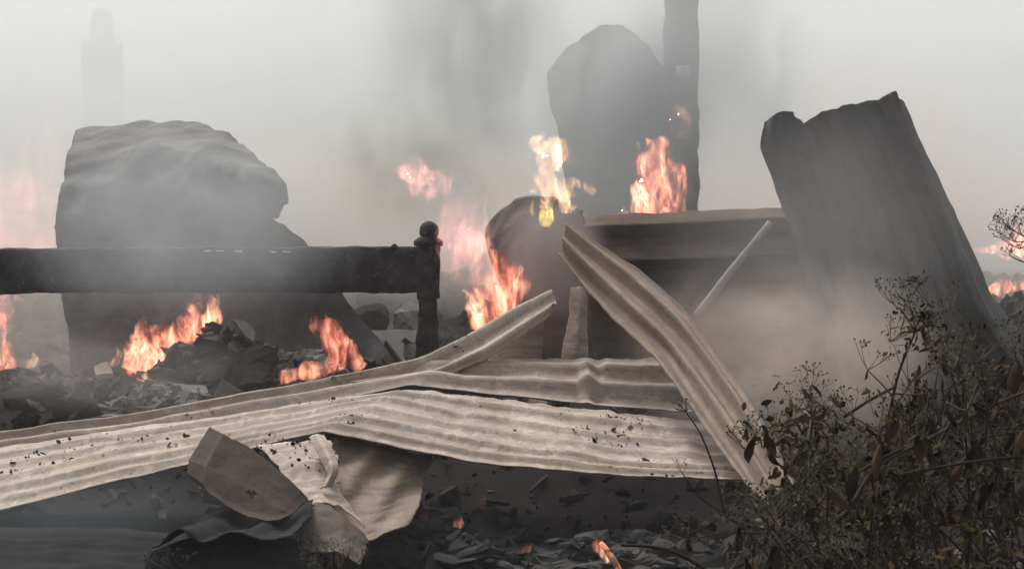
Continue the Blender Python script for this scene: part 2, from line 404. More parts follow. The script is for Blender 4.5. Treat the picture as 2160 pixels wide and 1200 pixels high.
o = sheet('curled_sheet', [
    [(1612, 262, 7.45), (1640, 238, 7.50), (1668, 236, 7.55), (1692, 262, 7.60), (1730, 238, 7.60), (1790, 222, 7.60), (1850, 212, 7.66), (1885, 194, 7.43), (1900, 222, 7.67)],
    [(1600, 310, 7.35), (1640, 305, 7.45), (1680, 305, 7.55), (1720, 305, 7.60), (1780, 300, 7.60), (1840, 298, 7.60), (1890, 290, 7.63), (1915, 285, 7.39), (1938, 300, 7.62)],
    [(1632, 400, 7.40), (1670, 400, 7.50), (1715, 400, 7.55), (1765, 400, 7.60), (1825, 400, 7.60), (1890, 400, 7.60), (1935, 398, 7.62), (1965, 395, 7.36), (1990, 400, 7.57)],
    [(1668, 500, 7.35), (1708, 500, 7.45), (1745, 500, 7.50), (1800, 500, 7.55), (1860, 500, 7.55), (1930, 500, 7.55), (1980, 500, 7.56), (2010, 500, 7.31), (2038, 505, 7.54)],
    [(1712, 640, 7.25), (1748, 640, 7.30), (1790, 640, 7.35), (1830, 640, 7.40), (1900, 640, 7.40), (1975, 640, 7.40), (2030, 640, 7.41), (2065, 640, 7.18), (2095, 640, 7.47)],
    [(1790, 900, 7.05), (1820, 900, 7.10), (1850, 890, 7.15), (1905, 880, 7.20), (1965, 860, 7.20), (2030, 840, 7.20), (2100, 810, 7.26), (2150, 780, 7.01), (2190, 760, 7.32)]],
    nu=140, nv=90, crumple=.006, cs=1.8, ragged=.010, mat=CHAR, sharp=.65, creased=.014, waves=11, along='v', amp=.008, crest=1.5)
tag(o, 'tall dark grey sheet leaning left with pointed top corner and folded right edge', 'metal sheet', 'standing burnt sheets')
o = sheet('curled_sheet', [
    [(1180, 135, 12.6), (1215, 90, 12.4), (1275, 62, 12.2), (1335, 72, 12.3), (1375, 110, 12.5), (1400, 150, 12.8)],
    [(1168, 190, 12.4), (1215, 180, 12.2), (1275, 175, 12.0), (1335, 180, 12.1), (1385, 190, 12.4), (1410, 200, 12.7)],
    [(1190, 320, 12.2), (1230, 320, 12.0), (1285, 320, 11.9), (1345, 320, 12.0), (1390, 320, 12.2), (1420, 320, 12.5)],
    [(1205, 480, 12.0), (1245, 480, 11.9), (1295, 480, 11.8), (1350, 480, 11.9), (1395, 480, 12.1), (1430, 480, 12.3)],
    [(1200, 700, 11.8), (1240, 700, 11.8), (1295, 700, 11.7), (1350, 700, 11.8), (1400, 700, 12.0), (1440, 700, 12.1)]],
    nu=70, nv=90, crumple=.02, cs=1.4, ragged=.03, mat=CHAR, sharp=.35, creased=.035)
tag(o, 'upright sheet with rounded top, dim in the smoke beside the tall post', 'metal sheet', 'standing burnt sheets')
o = sheet('curled_sheet', [
    [(1025, 480, 7.3), (1055, 440, 7.2), (1110, 415, 7.1), (1175, 420, 7.05), (1230, 450, 7.0)],
    [(1030, 540, 7.2), (1075, 525, 7.0), (1125, 515, 6.9), (1180, 515, 6.9), (1235, 525, 6.9)],
    [(1065, 640, 7.1), (1095, 635, 7.0), (1140, 630, 6.9), (1190, 625, 6.85), (1240, 620, 6.85)],
    [(1090, 780, 7.1), (1120, 780, 7.0), (1160, 780, 6.9), (1210, 780, 6.85), (1260, 780, 6.85)]],
    nu=50, nv=60, crumple=.02, cs=2.5, ragged=.015, mat=CHARB)
tag(o, 'dark rounded sheet humped under the golden flame, behind the peak', 'metal sheet', 'standing burnt sheets')
o = sheet('folded_sheet', [
    [(1200, 458, 7.4), (1330, 450, 7.5), (1480, 446, 7.6), (1620, 440, 7.7), (1880, 432, 8.05)],
    [(1200, 480, 7.25), (1330, 474, 7.35), (1480, 468, 7.45), (1620, 462, 7.55), (1880, 455, 7.90)],
    [(1205, 515, 7.3), (1330, 510, 7.4), (1480, 505, 7.5), (1620, 500, 7.6), (1880, 492, 7.95)],
    [(1210, 550, 7.15), (1330, 548, 7.25), (1480, 545, 7.35), (1620, 538, 7.45), (1880, 530, 7.80)],
    [(1220, 575, 7.35), (1340, 572, 7.45), (1490, 568, 7.55), (1620, 562, 7.65), (1880, 556, 8.00)],
    [(1240, 660, 7.4), (1350, 660, 7.5), (1490, 660, 7.6), (1620, 655, 7.7), (1880, 650, 8.05)],
    [(1250, 800, 7.2), (1360, 800, 7.3), (1500, 800, 7.4), (1620, 795, 7.5), (1880, 790, 7.85)]],
    nu=80, nv=90, crumple=.008, cs=2.2, ragged=.01, mat=CHARW, sharp=.7)
tag(o, 'dark brown ribbed wall sheet running level behind the sloping tan sheet', 'metal sheet')

# pieces in the near foreground
o = sheet('torn_sheet', [
    [(443, 900, 4.42), (470, 915, 4.34), (525, 943, 4.33), (585, 990, 4.31), (635, 1034, 4.29), (650, 1052, 4.29)],
    [(421, 935, 4.40), (452, 950, 4.29), (508, 978, 4.28), (565, 1020, 4.26), (615, 1056, 4.25), (632, 1068, 4.25)],
    [(400, 970, 4.40), (434, 985, 4.25), (490, 1014, 4.23), (545, 1050, 4.21), (595, 1076, 4.2), (616, 1084, 4.21)],
    [(398, 996, 4.38), (432, 1024, 4.21), (478, 1054, 4.19), (525, 1078, 4.17), (570, 1090, 4.17), (598, 1092, 4.18)],
    [(404, 1008, 4.36), (440, 1040, 4.19), (480, 1068, 4.17), (522, 1088, 4.15), (562, 1098, 4.15), (590, 1096, 4.17)]],
    nu=110, nv=80, crumple=.003, cs=6, ragged=.004, mat=SCRAP, sharp=.97, thick=.004, holes=((.555, .52, .028, .05),))
tag(o, 'dark torn scrap of sheet with a hole punched in it, nearest the camera', 'metal scrap')
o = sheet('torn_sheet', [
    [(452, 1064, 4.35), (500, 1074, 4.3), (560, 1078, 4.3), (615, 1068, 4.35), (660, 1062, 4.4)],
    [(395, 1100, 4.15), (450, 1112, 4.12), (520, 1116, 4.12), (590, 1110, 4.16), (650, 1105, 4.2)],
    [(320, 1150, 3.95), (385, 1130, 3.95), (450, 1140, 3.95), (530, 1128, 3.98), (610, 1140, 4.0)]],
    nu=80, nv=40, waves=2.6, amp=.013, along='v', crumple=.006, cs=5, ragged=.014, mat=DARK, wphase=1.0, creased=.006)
tag(o, 'corrugated scrap with a wavy front edge beneath the torn scrap with the hole', 'metal scrap')
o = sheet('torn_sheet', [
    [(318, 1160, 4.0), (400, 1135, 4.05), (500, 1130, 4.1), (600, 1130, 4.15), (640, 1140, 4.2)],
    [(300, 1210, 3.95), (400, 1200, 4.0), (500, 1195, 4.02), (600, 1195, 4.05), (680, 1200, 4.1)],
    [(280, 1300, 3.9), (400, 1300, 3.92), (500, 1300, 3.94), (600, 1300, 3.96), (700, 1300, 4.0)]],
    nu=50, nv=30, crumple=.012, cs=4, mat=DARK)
tag(o, 'black hanging sheet under the wavy corrugated scrap, at the bottom', 'metal scrap')
o = sheet('torn_sheet', [
    [(700, 915, 5.18), (760, 930, 5.18), (830, 945, 5.2), (915, 962, 5.25)],
    [(690, 1005, 4.95), (750, 1015, 4.95), (810, 1012, 5.0), (895, 1010, 5.1)],
    [(715, 1085, 4.74), (750, 1098, 4.74), (800, 1085, 4.8), (885, 1062, 4.95)],
    [(765, 1138, 4.6), (785, 1140, 4.6), (815, 1125, 4.66), (865, 1102, 4.84)]],
    nu=70, nv=60, waves=0, crumple=.006, cs=4, ragged=.008, mat=TAN, sharp=.4)
# ribs running diagonally across the scrap
me = o.data
for v in me.vertices:
    q = v.co
    v.co.y += .036*math.sin((q.x*.78 + q.z*-.62)*2*math.pi/.125)
tag(o, 'tan scrap with diagonal ribs tucked under the kink of the pale sheet', 'metal scrap')
o = sheet('torn_sheet', [
    [(545, 950, 5.0), (600, 938, 5.0), (650, 932, 5.0), (695, 930, 5.0)],
    [(590, 990, 4.8), (640, 978, 4.8), (680, 982, 4.8), (710, 988, 4.8)],
    [(630, 1040, 4.62), (665, 1035, 4.62), (690, 1035, 4.62), (715, 1045, 4.62)],
    [(660, 1075, 4.5), (690, 1072, 4.5), (720, 1085, 4.5), (765, 1125, 4.45)]],
    nu=50, nv=44, crumple=.01, cs=5, ragged=.012, mat=PALE2, creased=.015)
tag(o, 'crumpled pale scrap lying between the torn dark scrap and the ribbed tan one', 'metal scrap')
o = sheet('torn_sheet', [
    [(652, 922, 4.86), (668, 914, 4.84), (684, 918, 4.86)],
    [(672, 960, 4.7), (688, 952, 4.66), (704, 955, 4.7)],
    [(690, 1000, 4.6), (700, 990, 4.57), (712, 990, 4.6)],
    [(676, 1030, 4.56), (688, 1026, 4.53), (700, 1026, 4.56)]],
    nu=20, nv=36, crumple=.006, cs=8, ragged=.006, mat=PALE)
tag(o, 'thin pale bent strip of sheet below the kink of the long sheet', 'metal scrap')
o = sheet('torn_sheet', [
    [(640, 1072, 4.4), (680, 1064, 4.42), (725, 1085, 4.42), (775, 1140, 4.4)],
    [(620, 1110, 4.3), (670, 1110, 4.3), (720, 1125, 4.3), (770, 1165, 4.3)],
    [(610, 1170, 4.2), (660, 1165, 4.2), (710, 1165, 4.2), (760, 1190, 4.2)]],
    nu=40, nv=30, crumple=.012, cs=5, ragged=.012, mat=CHARB)
tag(o, 'dark arched scrap at the foot of the ribbed tan one', 'metal scrap')
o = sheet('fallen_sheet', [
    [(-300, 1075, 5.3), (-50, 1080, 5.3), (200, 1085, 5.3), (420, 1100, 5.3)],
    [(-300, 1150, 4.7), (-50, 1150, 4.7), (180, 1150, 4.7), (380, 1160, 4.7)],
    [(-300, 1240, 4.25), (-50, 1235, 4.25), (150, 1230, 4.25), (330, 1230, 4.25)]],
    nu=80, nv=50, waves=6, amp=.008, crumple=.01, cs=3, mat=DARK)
tag(o, 'dark bluish corrugated sheet lying in shade under the long pale sheet', 'metal sheet')

# ------------------------------------------------------------------ tubes, boxes, lathes
def tube(pts, rad, sides=8, n=24, rough=0., seed=0., cap=True, rs=6.):
    P = crom([list(p) for p in pts], n); r = crom([[x] for x in rad], n)[:, 0] if len(rad) > 1 else np.full(n, rad[0])
    r = np.maximum(r, .0006)
    T = np.gradient(P, axis=0); T /= np.linalg.norm(T, axis=1, keepdims=True)+1e-9
    ref = np.array([0, 1, 0.]) if abs(T[0][1]) < .9 else np.array([1., 0, 0])
    V = []; F = []
    for k in range(n):
        a = np.cross(T[k], ref); a /= np.linalg.norm(a)+1e-9; b = np.cross(T[k], a)
        for s in range(sides):
            th = 2*math.pi*s/sides
            rr = r[k]
            dirv = a*math.cos(th)+b*math.sin(th)
            if rough:
                q = P[k]+dirv*r[k]; rr *= 1+rough*nz((q[0]+seed, q[1], q[2]), rs, 3)
            V.append(P[k]+dirv*rr)
    for k in range(n-1):
        for s in range(sides):
            F.append((k*sides+s, k*sides+(s+1) % sides, (k+1)*sides+(s+1) % sides, (k+1)*sides+s))
    if cap:
        F.append(tuple(range(sides))[::-1]); F.append(tuple((n-1)*sides+s for s in range(sides)))
    return V, F

def beam(a, b, hw, hh, n=60, rough=.01, seed=0., m=5):
    "timber with burnt, uneven faces between the points a and b (hw: half depth, hh: half height)"
    a, b = Vector(a), Vector(b); T = (b-a).normalized(); up = Vector((0, 0, 1)) if abs(T.z) < .9 else Vector((1, 0, 0)); up = (up-T*up.dot(T)).normalized(); sd = T.cross(up)
    ring = []
    for k in range(m): ring.append((-1+2*k/m, 1))
    for k in range(m): ring.append((1, 1-2*k/m))
    for k in range(m): ring.append((1-2*k/m, -1))
    for k in range(m): ring.append((-1, -1+2*k/m))
    s = len(ring); V = []; F = []
    for k in range(n):
        p = a+(b-a)*(k/(n-1))
        for (x, y) in ring:
            c = .94 if abs(x) > .99 and abs(y) > .99 else 1
            q = p+sd*(x*hw*c)+up*(y*hh*c)
            d = rough*(nz((q.x+seed, q.y, q.z), 5, 3)+.6*nz((q.x+seed, q.y, q.z), 17, 2))
            V.append(q+sd*(x*d)+up*(y*d))
    for k in range(n-1):
        for j in range(s):
            F.append((k*s+j, k*s+(j+1) % s, (k+1)*s+(j+1) % s, (k+1)*s+j))
    F.append(tuple(range(s))[::-1]); F.append(tuple((n-1)*s+j for j in range(s)))
    return V, F

def lathe(prof, c, sides=18, rough=0., seed=0.):
    V = []; F = []
    for (r, z) in prof:
        for s in range(sides):
            th = 2*math.pi*s/sides; q = Vector((c[0]+r*math.cos(th), c[1]+r*math.sin(th), c[2]+z))
            k = 1+rough*nz((q.x+seed, q.y, q.z), 22, 3)
            V.append((c[0]+r*k*math.cos(th), c[1]+r*k*math.sin(th), c[2]+z))
    for k in range(len(prof)-1):
        for s in range(sides):
            F.append((k*sides+s, k*sides+(s+1) % sides, (k+1)*sides+(s+1) % sides, (k+1)*sides+s))
    F.append(tuple(range(sides))[::-1]); F.append(tuple((len(prof)-1)*sides+s for s in range(sides)))
    return V, F

def part(name, VF, parent, mat, smooth=True):
    V, F = VF; L = parent.location
    me = mesh(name, [(v[0]-L[0], v[1]-L[1], v[2]-L[2]) for v in V], F, smooth); me.materials.append(mat)
    o = bpy.data.objects.new(name, me); COL.objects.link(o); o.parent = parent
    return o
def thing(name, VF, mat, label, cat, group=None, smooth=True, kind=None):
    V, F = VF; A = np.array([tuple(v) for v in V]); L = A.mean(0); L[2] = A[:, 2].min()
    me = mesh(name, A-L, F, smooth); me.materials.append(mat)
    o = bpy.data.objects.new(name, me); COL.objects.link(o); o.location = L
    return tag(o, label, cat, group, kind)

# ------------------------------------------------------------------ charred railing with its ball-topped post
pt = at(903, 490, 7.5)
rl = empty('railing', (pt.x, pt.y, gh(pt.x, pt.y)), 'charred black railing with thick top rail and ball-topped post', 'railing')
rail = part('top_rail', beam(at(-420, 572, 7.9), at(885, 568, 7.52), .045, .122, 120, .008, 3.1, 6), rl, WOOD)
zb = gh(pt.x, pt.y)-.08
ztop = at(903, 520, 7.5).z
post = part('post', beam((pt.x-.012, pt.y, zb), (pt.x-.002, pt.y, at(903, 628, 7.5).z), .052, .05, 40, .012, 7.7), rl, WOOD)
sub = part('post_head', beam((pt.x, pt.y, at(903, 630, 7.5).z), (pt.x, pt.y, at(903, 512, 7.5).z), .07, .062, 24, .014, 9.2), rl, WOOD); sub.parent = post
zc = at(903, 515, 7.5).z
sub = part('collar', lathe([(.075, -.01), (.078, .015), (.052, .035), (.03, .05), (.028, .06)], (pt.x, pt.y, zc), 20, .08, 2.), rl, WOOD); sub.parent = post
R = .052; zz = at(905, 487, 7.5).z
sub = part('ball_finial', lathe([(R*math.sin(t), -R*math.cos(t)) for t in np.linspace(.05, math.pi-.05, 12)], (pt.x+.004, pt.y, zz), 20, .10, 4.), rl, WOOD); sub.parent = post
k = at(832, 522, 7.5)
sub = part('bolt', lathe([(.018, -.02), (.022, 0), (.012, .016), (.004, .02)], (k.x, k.y, k.z), 10, .1), rl, WOOD); sub.parent = rail
for px in (440, 465, 505, 580, 605):  # short white flecks in a row near the rail's top
    k = at(px, 531+random.uniform(-2, 2), 7.55)
    sub = part('white_fleck', beam(k+Vector((-.022, -.01, .0)), k+Vector((.022*random.uniform(.3, 1.2), -.01, random.uniform(-.004, .006))), .012, .004, 5, .003, px), rl,
         bpy.data.materials.get('chalk_white') or plain_mat('chalk_white', (.5, .48, .46), (.8, .78, .76))); sub.parent = rail

# tall post and other timber at the back
p0, p1 = at(1436, 700, 12.0), at(1436, -160, 12.0)
tp = empty('tall_post', (p0.x, p0.y, gh(p0.x, p0.y)), 'tall scorched square post rising out of the picture behind flames', 'post')
part('shaft', beam((p0.x, p0.y, gh(p0.x, p0.y)-.1), p1, .14, .135, 90, .02, 5.), tp, WOOD)
k = at(1440, 152, 11.82)
part('bracket', lathe([(.05, -.06), (.06, 0), (.05, .05)], k, 12, .1), tp, bpy.data.materials['chalk_white'])
# dim tower far off in the smoke
tw = at(218, 300, 52)
T = empty('water_tower', (tw.x, tw.y, gh(tw.x, tw.y)), 'faint tower with narrow top, almost lost in far smoke', 'tower')
W = plain_mat('far_concrete', (.16, .16, .16), (.24, .24, .235))
zt = lambda py: at(218, py, 52).z
part('body', beam((tw.x, tw.y, gh(tw.x, tw.y)-.2), (tw.x, tw.y, zt(92)), .64, .64, 30, .03, 1.), T, W)
part('tank_top', beam((tw.x, tw.y, zt(95)), (tw.x, tw.y, zt(40)), .34, .34, 10, .03, 2.), T, W)
part('cap', lathe([(.34, 0), (.36, .1), (.30, .3), (.1, .4)], (tw.x, tw.y, zt(42)), 16, .05), T, W)

# ------------------------------------------------------------------ rubble
def chunk(c, s, seed, flat=1.):
    bm = bmesh.new(); bmesh.ops.create_icosphere(bm, subdivisions=1, radius=1)
    rnd = random.Random(seed)
    rot = Matrix.Rotation(rnd.uniform(0, 6.28), 3, Vector((rnd.uniform(-1, 1), rnd.uniform(-1, 1), rnd.uniform(-1, 1))).normalized())
    sc = Vector((s*rnd.uniform(.7, 1.4), s*rnd.uniform(.6, 1.2), s*flat*rnd.uniform(.5, 1.)))
    V = []
    for v in bm.verts:
        q = v.co*rnd.uniform(.7, 1.25); V.append(Vector(c)+rot @ Vector((q.x*sc.x, q.y*sc.y, q.z*sc.z)))
    F = [[v.index for v in f.verts] for f in bm.faces]; bm.free()
    return V, F
AV, AF = [], []
rnd = random.Random(5)
def scatter(n, fx, fy, smin, smax):
    for _ in range(n):
        x, y = fx(), fy(); s = smin*(smax/smin)**(rnd.random()**2)
        V, F = chunk((x, y, gh(x, y)+s*.25), s, rnd.random(), rnd.choice((.35, .6, 1.)))
        b = len(AV); AV.extend(V); AF.extend([[i+b for i in f] for f in F])
scatter(1500, lambda: rnd.uniform(-4.2, 4.2), lambda: rnd.uniform(3.9, 7), .012, .07)
scatter(2600, lambda: rnd.uniform(-3, 2.6), lambda: rnd.uniform(3.9, 5.6), .006, .04)
scatter(1900, lambda: rnd.uniform(-5, 5), lambda: rnd.uniform(6.6, 10), .02, .13)
scatter(900, lambda: rnd.uniform(-9, 9), lambda: rnd.uniform(10, 20), .04, .28)
# narrow splinters and twisted scraps among the lumps
for _ in range(260):
    x, y = rnd.uniform(-4, 4), rnd.uniform(4.2, 10.5)
    c = Vector((x, y, gh(x, y)+.03)); a = rnd.uniform(0, 6.28); L = rnd.uniform(.08, .35)
    e = Vector((math.cos(a)*L, math.sin(a)*L, rnd.uniform(-.03, .16)))
    V, F = beam(c, c+e, rnd.uniform(.004, .014), rnd.uniform(.004, .02), 4, .004, x, 1)
    b = len(AV); AV.extend(V); AF.extend([[i+b for i in f] for f in F])
thing('rubble', (AV, AF), RUBBLE, 'charred rubble, ash lumps and splinters strewn over the ground', 'rubble', smooth=False, kind='stuff')

ASHY = plain_mat('grey_ash_lump', (.06, .058, .056), (.20, .19, .18), scale=9)
BLACK = plain_mat('black_char_lump', (.016, .016, .016), (.06, .058, .056), scale=9)
o = thing('thin_rod', tube([at(1470, 665, 7.1), at(1540, 575, 7.15), at(1625, 470, 7.2)], [.021, .02, .018], 8, 20, .1), ASHY,
          'thin pale rod leaning against the dark brown wall sheet', 'rod')
def heap(px, py, d, rx, rz, ry, seed, rough=.35):
    c = at(px, py, d); V = []; F = []; a, b = 36, 20
    for j in range(b):
        t = math.pi*.5*j/(b-1)
        for i in range(a):
            th = 2*math.pi*i/a; dr = Vector((math.cos(th)*math.cos(t), math.sin(th)*math.cos(t), math.sin(t)))
            k = 1+rough*nz((dr.x*1.6+seed, dr.y*1.6, dr.z*1.6), 1.2, 4)+.12*nz((dr.x+seed, dr.y, dr.z), 7, 3)
            V.append((c.x+dr.x*rx*k, c.y+dr.y*ry*k, c.z+dr.z*rz*k-.02))
    for j in range(b-1):
        for i in range(a): F.append((j*a+i, j*a+(i+1) % a, (j+1)*a+(i+1) % a, (j+1)*a+i))
    F.append(tuple(range(a))[::-1])
    V = [(v[0]+.03*nz(v, 7, 3), v[1]+.03*nz((v[1], v[2], v[0]), 7, 3), v[2]+.05*nz((v[2], v[0], v[1]), 6, 4)) for v in V]
    rd = random.Random(seed); top = V[:]
    for _ in range(240):                                 # lumps and shards that make up its surface
        p = Vector(rd.choice(top)); q, f = chunk(p, .010*(5.5**(rd.random()**1.8))*min(1, rx/.35), rd.random(), rd.choice((.3, .6, 1.)))
        b0 = len(V); V.extend(tuple(t) for t in q); F.extend([[i+b0 for i in g] for g in f])
    return V, F
thing('char_heap', heap(470, 800, 7.9, .36, .26, .25, 1.), BLACK, 'black charred heap beside the flames below the railing', 'heap', 'heaps of burnt debris', smooth=False)
thing('char_heap', heap(610, 800, 8.0, .30, .16, .22, 4.), ASHY, 'low grey ash heap between two fires under the railing', 'heap', 'heaps of burnt debris', smooth=False)
thing('char_heap', heap(120, 850, 7.6, .42, .13, .25, 9.), ASHY, 'long low ash heap at lower left behind the pale sheet', 'heap', 'heaps of burnt debris', smooth=False)
thing('char_heap', heap(330, 870, 7.2, .35, .12, .2, 13.), ASHY, 'ash heap just behind the top edge of the pale sheet', 'heap', 'heaps of burnt debris', smooth=False)
thing('char_heap', heap(2140, 720, 12.5, .40, .38, .4, 17.), BLACK, 'dark heap in the smoke at the right edge beside the leaning sheet', 'heap', 'heaps of burnt debris', smooth=False)
thing('char_heap', heap(1330, 1190, 4.9, .40, .10, .25, 23.), BLACK, 'dark heap at the bottom behind the burning stick', 'heap', 'heaps of burnt debris', smooth=False)
thing('char_heap', heap(960, 1160, 5.1, .36, .12, .25, 29.), BLACK, 'dark heap with small flames in the hollow under the long sheet', 'heap', 'heaps of burnt debris', smooth=False)
def slab(pts, thick, seed, mat, label):
    A = [at(*p) for p in pts]; n = (A[1]-A[0]).cross(A[-1]-A[0]).normalized()*thick
    V = [a+n*.5 for a in A]+[a-n*.5 for a in A]; k = len(A)
    F = [tuple(range(k)), tuple(range(2*k-1, k-1, -1))]+[(i, i+k, (i+1) % k+k, (i+1) % k) for i in range(k)]
    bm = bmesh.new(); bv = [bm.verts.new(v) for v in V]
    for f in F: bm.faces.new([bv[i] for i in f])
    bmesh.ops.subdivide_edges(bm, edges=bm.edges[:], cuts=3, use_grid_fill=True)
    for v in bm.verts: v.co += Vector((nz(v.co, 9, 2), nz(v.co+Vector((5, 0, 0)), 9, 2), nz(v.co+Vector((0, 5, 0)), 9, 2)))*.012
    bm.verts.index_update()
    VF = ([v.co.copy() for v in bm.verts], [[v.index for v in f.verts] for f in bm.faces]); bm.free()
    return thing('debris_slab', VF, mat, label, 'debris', 'flat pieces of burnt debris', smooth=False)
def flakes(name_label, n, smin=.004, smax=.014, vmin=0., seed=1):
    "soot flakes and crumbs of char lying on a sheet"
    o = [x for x in bpy.data.objects if x.get('label') == name_label][0]
    rd = random.Random(seed); V = []; F = []; vs = o.data.vertices
    tries = 0; m = 0
    while m < n and tries < n*40:
        tries += 1; v = vs[rd.randrange(len(vs))]
        if nz(v.co, 2.3, 2) < vmin: continue
        sz = smin*(smax/smin)**(rd.random()**2); nr = v.normal if v.normal.z > 0 else -v.normal
        a, f = chunk(v.co+nr*(.004+sz*.3)+Vector((rd.gauss(0, .008), rd.gauss(0, .008), 0)), sz, rd.random(), .5)
        b = len(V); V.extend(a); F.extend([[k+b for k in q] for q in f]); m += 1
    me = mesh('soot_flakes', V, F, False); me.materials.append(RUBBLE)
    c = bpy.data.objects.new('soot_flakes', me); COL.objects.link(c); c.parent = o; tag(c, kind='stuff')
flakes('long ash-white corrugated sheet, kinked in the middle, lowest of the pale ones', 260, .003, .012, .22, seed=2)
flakes('ash-white corrugated sheet lying behind the kinked one, flat top edge', 70, .003, .011, .2, seed=3)
flakes('crumpled pale scrap lying between the torn dark scrap and the ribbed tan one', 40, vmin=-.1, seed=4)
flakes('narrow pale tongue of corrugated sheet rising to the right beside the flame', 16, vmin=-.1, seed=5)
slab([(490, 678, 7.8), (515, 675, 7.8), (540, 705, 7.75), (535, 722, 7.7), (520, 715, 7.7)], .03, 1, ASHY, 'small grey slab standing on the black charred heap')
slab([(200, 775, 7.5), (228, 768, 7.5), (240, 790, 7.4), (205, 795, 7.4)], .03, 2, PALE2, 'small pale slab left of the fire below the railing')
slab([(360, 812, 7.3), (430, 818, 7.3), (445, 835, 7.2), (380, 828, 7.2)], .02, 3, ASHY, 'flat grey slab lying above the pale sheet by the fire')
slab([(720, 700, 8.8), (880, 700, 8.8), (870, 780, 8.6), (770, 780, 8.6)], .04, 4, ASHY, 'dim slab leaning behind the post of the railing')

# ------------------------------------------------------------------ fires
def tongue(pts, rads, parent, mat, rough=.75, rs=11., seed=None, n=40, flat=.6):
    P = [at(*p) for p in pts]
    V, F = tube(P, rads, 14, n, rough, random.random()*50 if seed is None else seed, True, rs)
    ax = crom([list(p) for p in P], n); V = np.array(V); L = parent.location
    for k in range(n):                                   # thinner in depth than in width
        s = slice(k*14, k*14+14); V[s, 1] = ax[k][1]+(V[s, 1]-ax[k][1])*flat
    me = mesh('flame', V-np.array(L), F); me.materials.append(mat)
    o = bpy.data.objects.new('flame', me); COL.objects.link(o); o.parent = parent
    return o
def fire(px, py, d, label, tongues):
    e = empty('fire', at(px, py, d), label, 'fire', 'flames')
    rd = random.Random(px+py)
    for pts, rads, mat in tongues:
        pts = [(x, y, d+dd) for x, y, dd in pts]; tongue(pts, rads, e, mat)
        if max(rads) < .03: continue
        A = crom(pts, 24); B = crom([[r] for r in rads], 24)[:, 0]; m = 3000/d
        for _ in range(5):                               # licks breaking away from the side of the tongue
            k = rd.randrange(4, 21); r = max(B[k], .01); sd = rd.choice((-1, 1)); L = r*m*rd.uniform(.9, 2.0)
            x0, y0 = A[k][0]+sd*r*m*.55, A[k][1]
            tongue([(x0, y0+L*.5, A[k][2]), (x0+sd*r*m*.25, y0+L*.1, A[k][2]), (x0+sd*r*m*rd.uniform(.0, .4), y0-L*.4, A[k][2]), (x0+sd*r*m*rd.uniform(-.3, .6), y0-L, A[k][2])],
                   [r*.25, r*.34, r*.2, .002], e, mat, rough=.6, rs=16, n=20)
    return e
fire(360, 785, 8.0, 'large orange fire slanting up to the right below the railing', [
    ([(285, 795, 0), (315, 752, 0), (365, 712, .02), (415, 672, .05), (445, 640, .05), (432, 612, .03)], [.10, .13, .10, .08, .05, .005], FL_PINK),
    ([(330, 790, -.04), (370, 745, -.03), (410, 700, 0), (450, 672, .02), (466, 650, .03)], [.09, .08, .06, .05, .006], FL_PINK),
    ([(275, 780, .05), (288, 730, .05), (298, 690, .05), (304, 665, .05)], [.05, .045, .03, .004], FL_PINK),
    ([(395, 690, .1), (402, 650, .1), (418, 625, .1), (425, 612, .1)], [.04, .05, .03, .004], FL_PALE),
    ([(240, 775, .05), (250, 750, .05), (246, 728, .05)], [.03, .02, .003], FL_PINK),
    ([(300, 800, -.1), (345, 792, -.1), (380, 800, -.1)], [.03, .035, .01], FL_GOLD)])
fire(10, 780, 8.2, 'fire at the far left edge below the railing', [
    ([(-30, 800, 0), (-8, 770, 0), (5, 740, 0), (2, 715, 0), (12, 690, 0)], [.07, .09, .06, .03, .003], FL_PINK),
    ([(-20, 690, .05), (0, 672, .05), (18, 662, .05), (34, 652, .05)], [.05, .05, .03, .003], FL_PINK),
    ([(-30, 700, .1), (-10, 660, .1), (10, 635, .1), (0, 605, .1)], [.10, .11, .07, .005], FL_PALE),
    ([(40, 785, 0), (60, 770, 0), (76, 762, 0), (68, 742, 0)], [.02, .03, .02, .003], FL_GOLD),
    ([(2, 770, -.1), (8, 730, -.1), (14, 690, -.1)], [.02, .02, .003], FL_GOLD)])
fire(690, 795, 7.6, 'pink curving flame licking the top edge of the pale sheet', [
    ([(590, 798, 0), (640, 786, 0), (690, 775, 0), (715, 745, 0), (700, 710, .02), (672, 688, .03), (650, 690, .03)], [.03, .045, .05, .06, .07, .045, .004], FL_PINK),
    ([(765, 778, 0), (742, 750, 0), (722, 722, 0), (700, 690, 0), (690, 668, 0)], [.03, .055, .06, .05, .004], FL_PINK),
    ([(600, 800, -.05), (640, 792, -.05), (680, 788, -.05)], [.015, .025, .008], FL_GOLD)])
fire(1040, 690, 6.5, 'tall orange flame beside the rising tongue of sheet, pink above', [
    ([(1028, 700, 0), (1036, 655, 0), (1045, 610, 0), (1040, 575, 0), (1022, 540, .02), (1008, 512, .03)], [.06, .10, .11, .10, .055, .004], FL_PINK),
    ([(1050, 690, -.04), (1072, 640, -.03), (1080, 605, 0), (1062, 570, 0), (1040, 545, 0)], [.05, .06, .06, .05, .004], FL_PINK),
    ([(1012, 690, -.06), (1004, 650, -.06), (1008, 600, -.05)], [.03, .035, .004], FL_GOLD),
    ([(985, 600, .25), (975, 555, .25), (982, 510, .25), (972, 470, .25), (955, 435, .25), (938, 412, .25)], [.05, .09, .11, .10, .06, .008], FL_PALE),
    ([(985, 570, .3), (982, 535, .3), (992, 500, .3), (1010, 470, .3), (1018, 440, .3)], [.03, .07, .09, .06, .006], FL_PALE)])
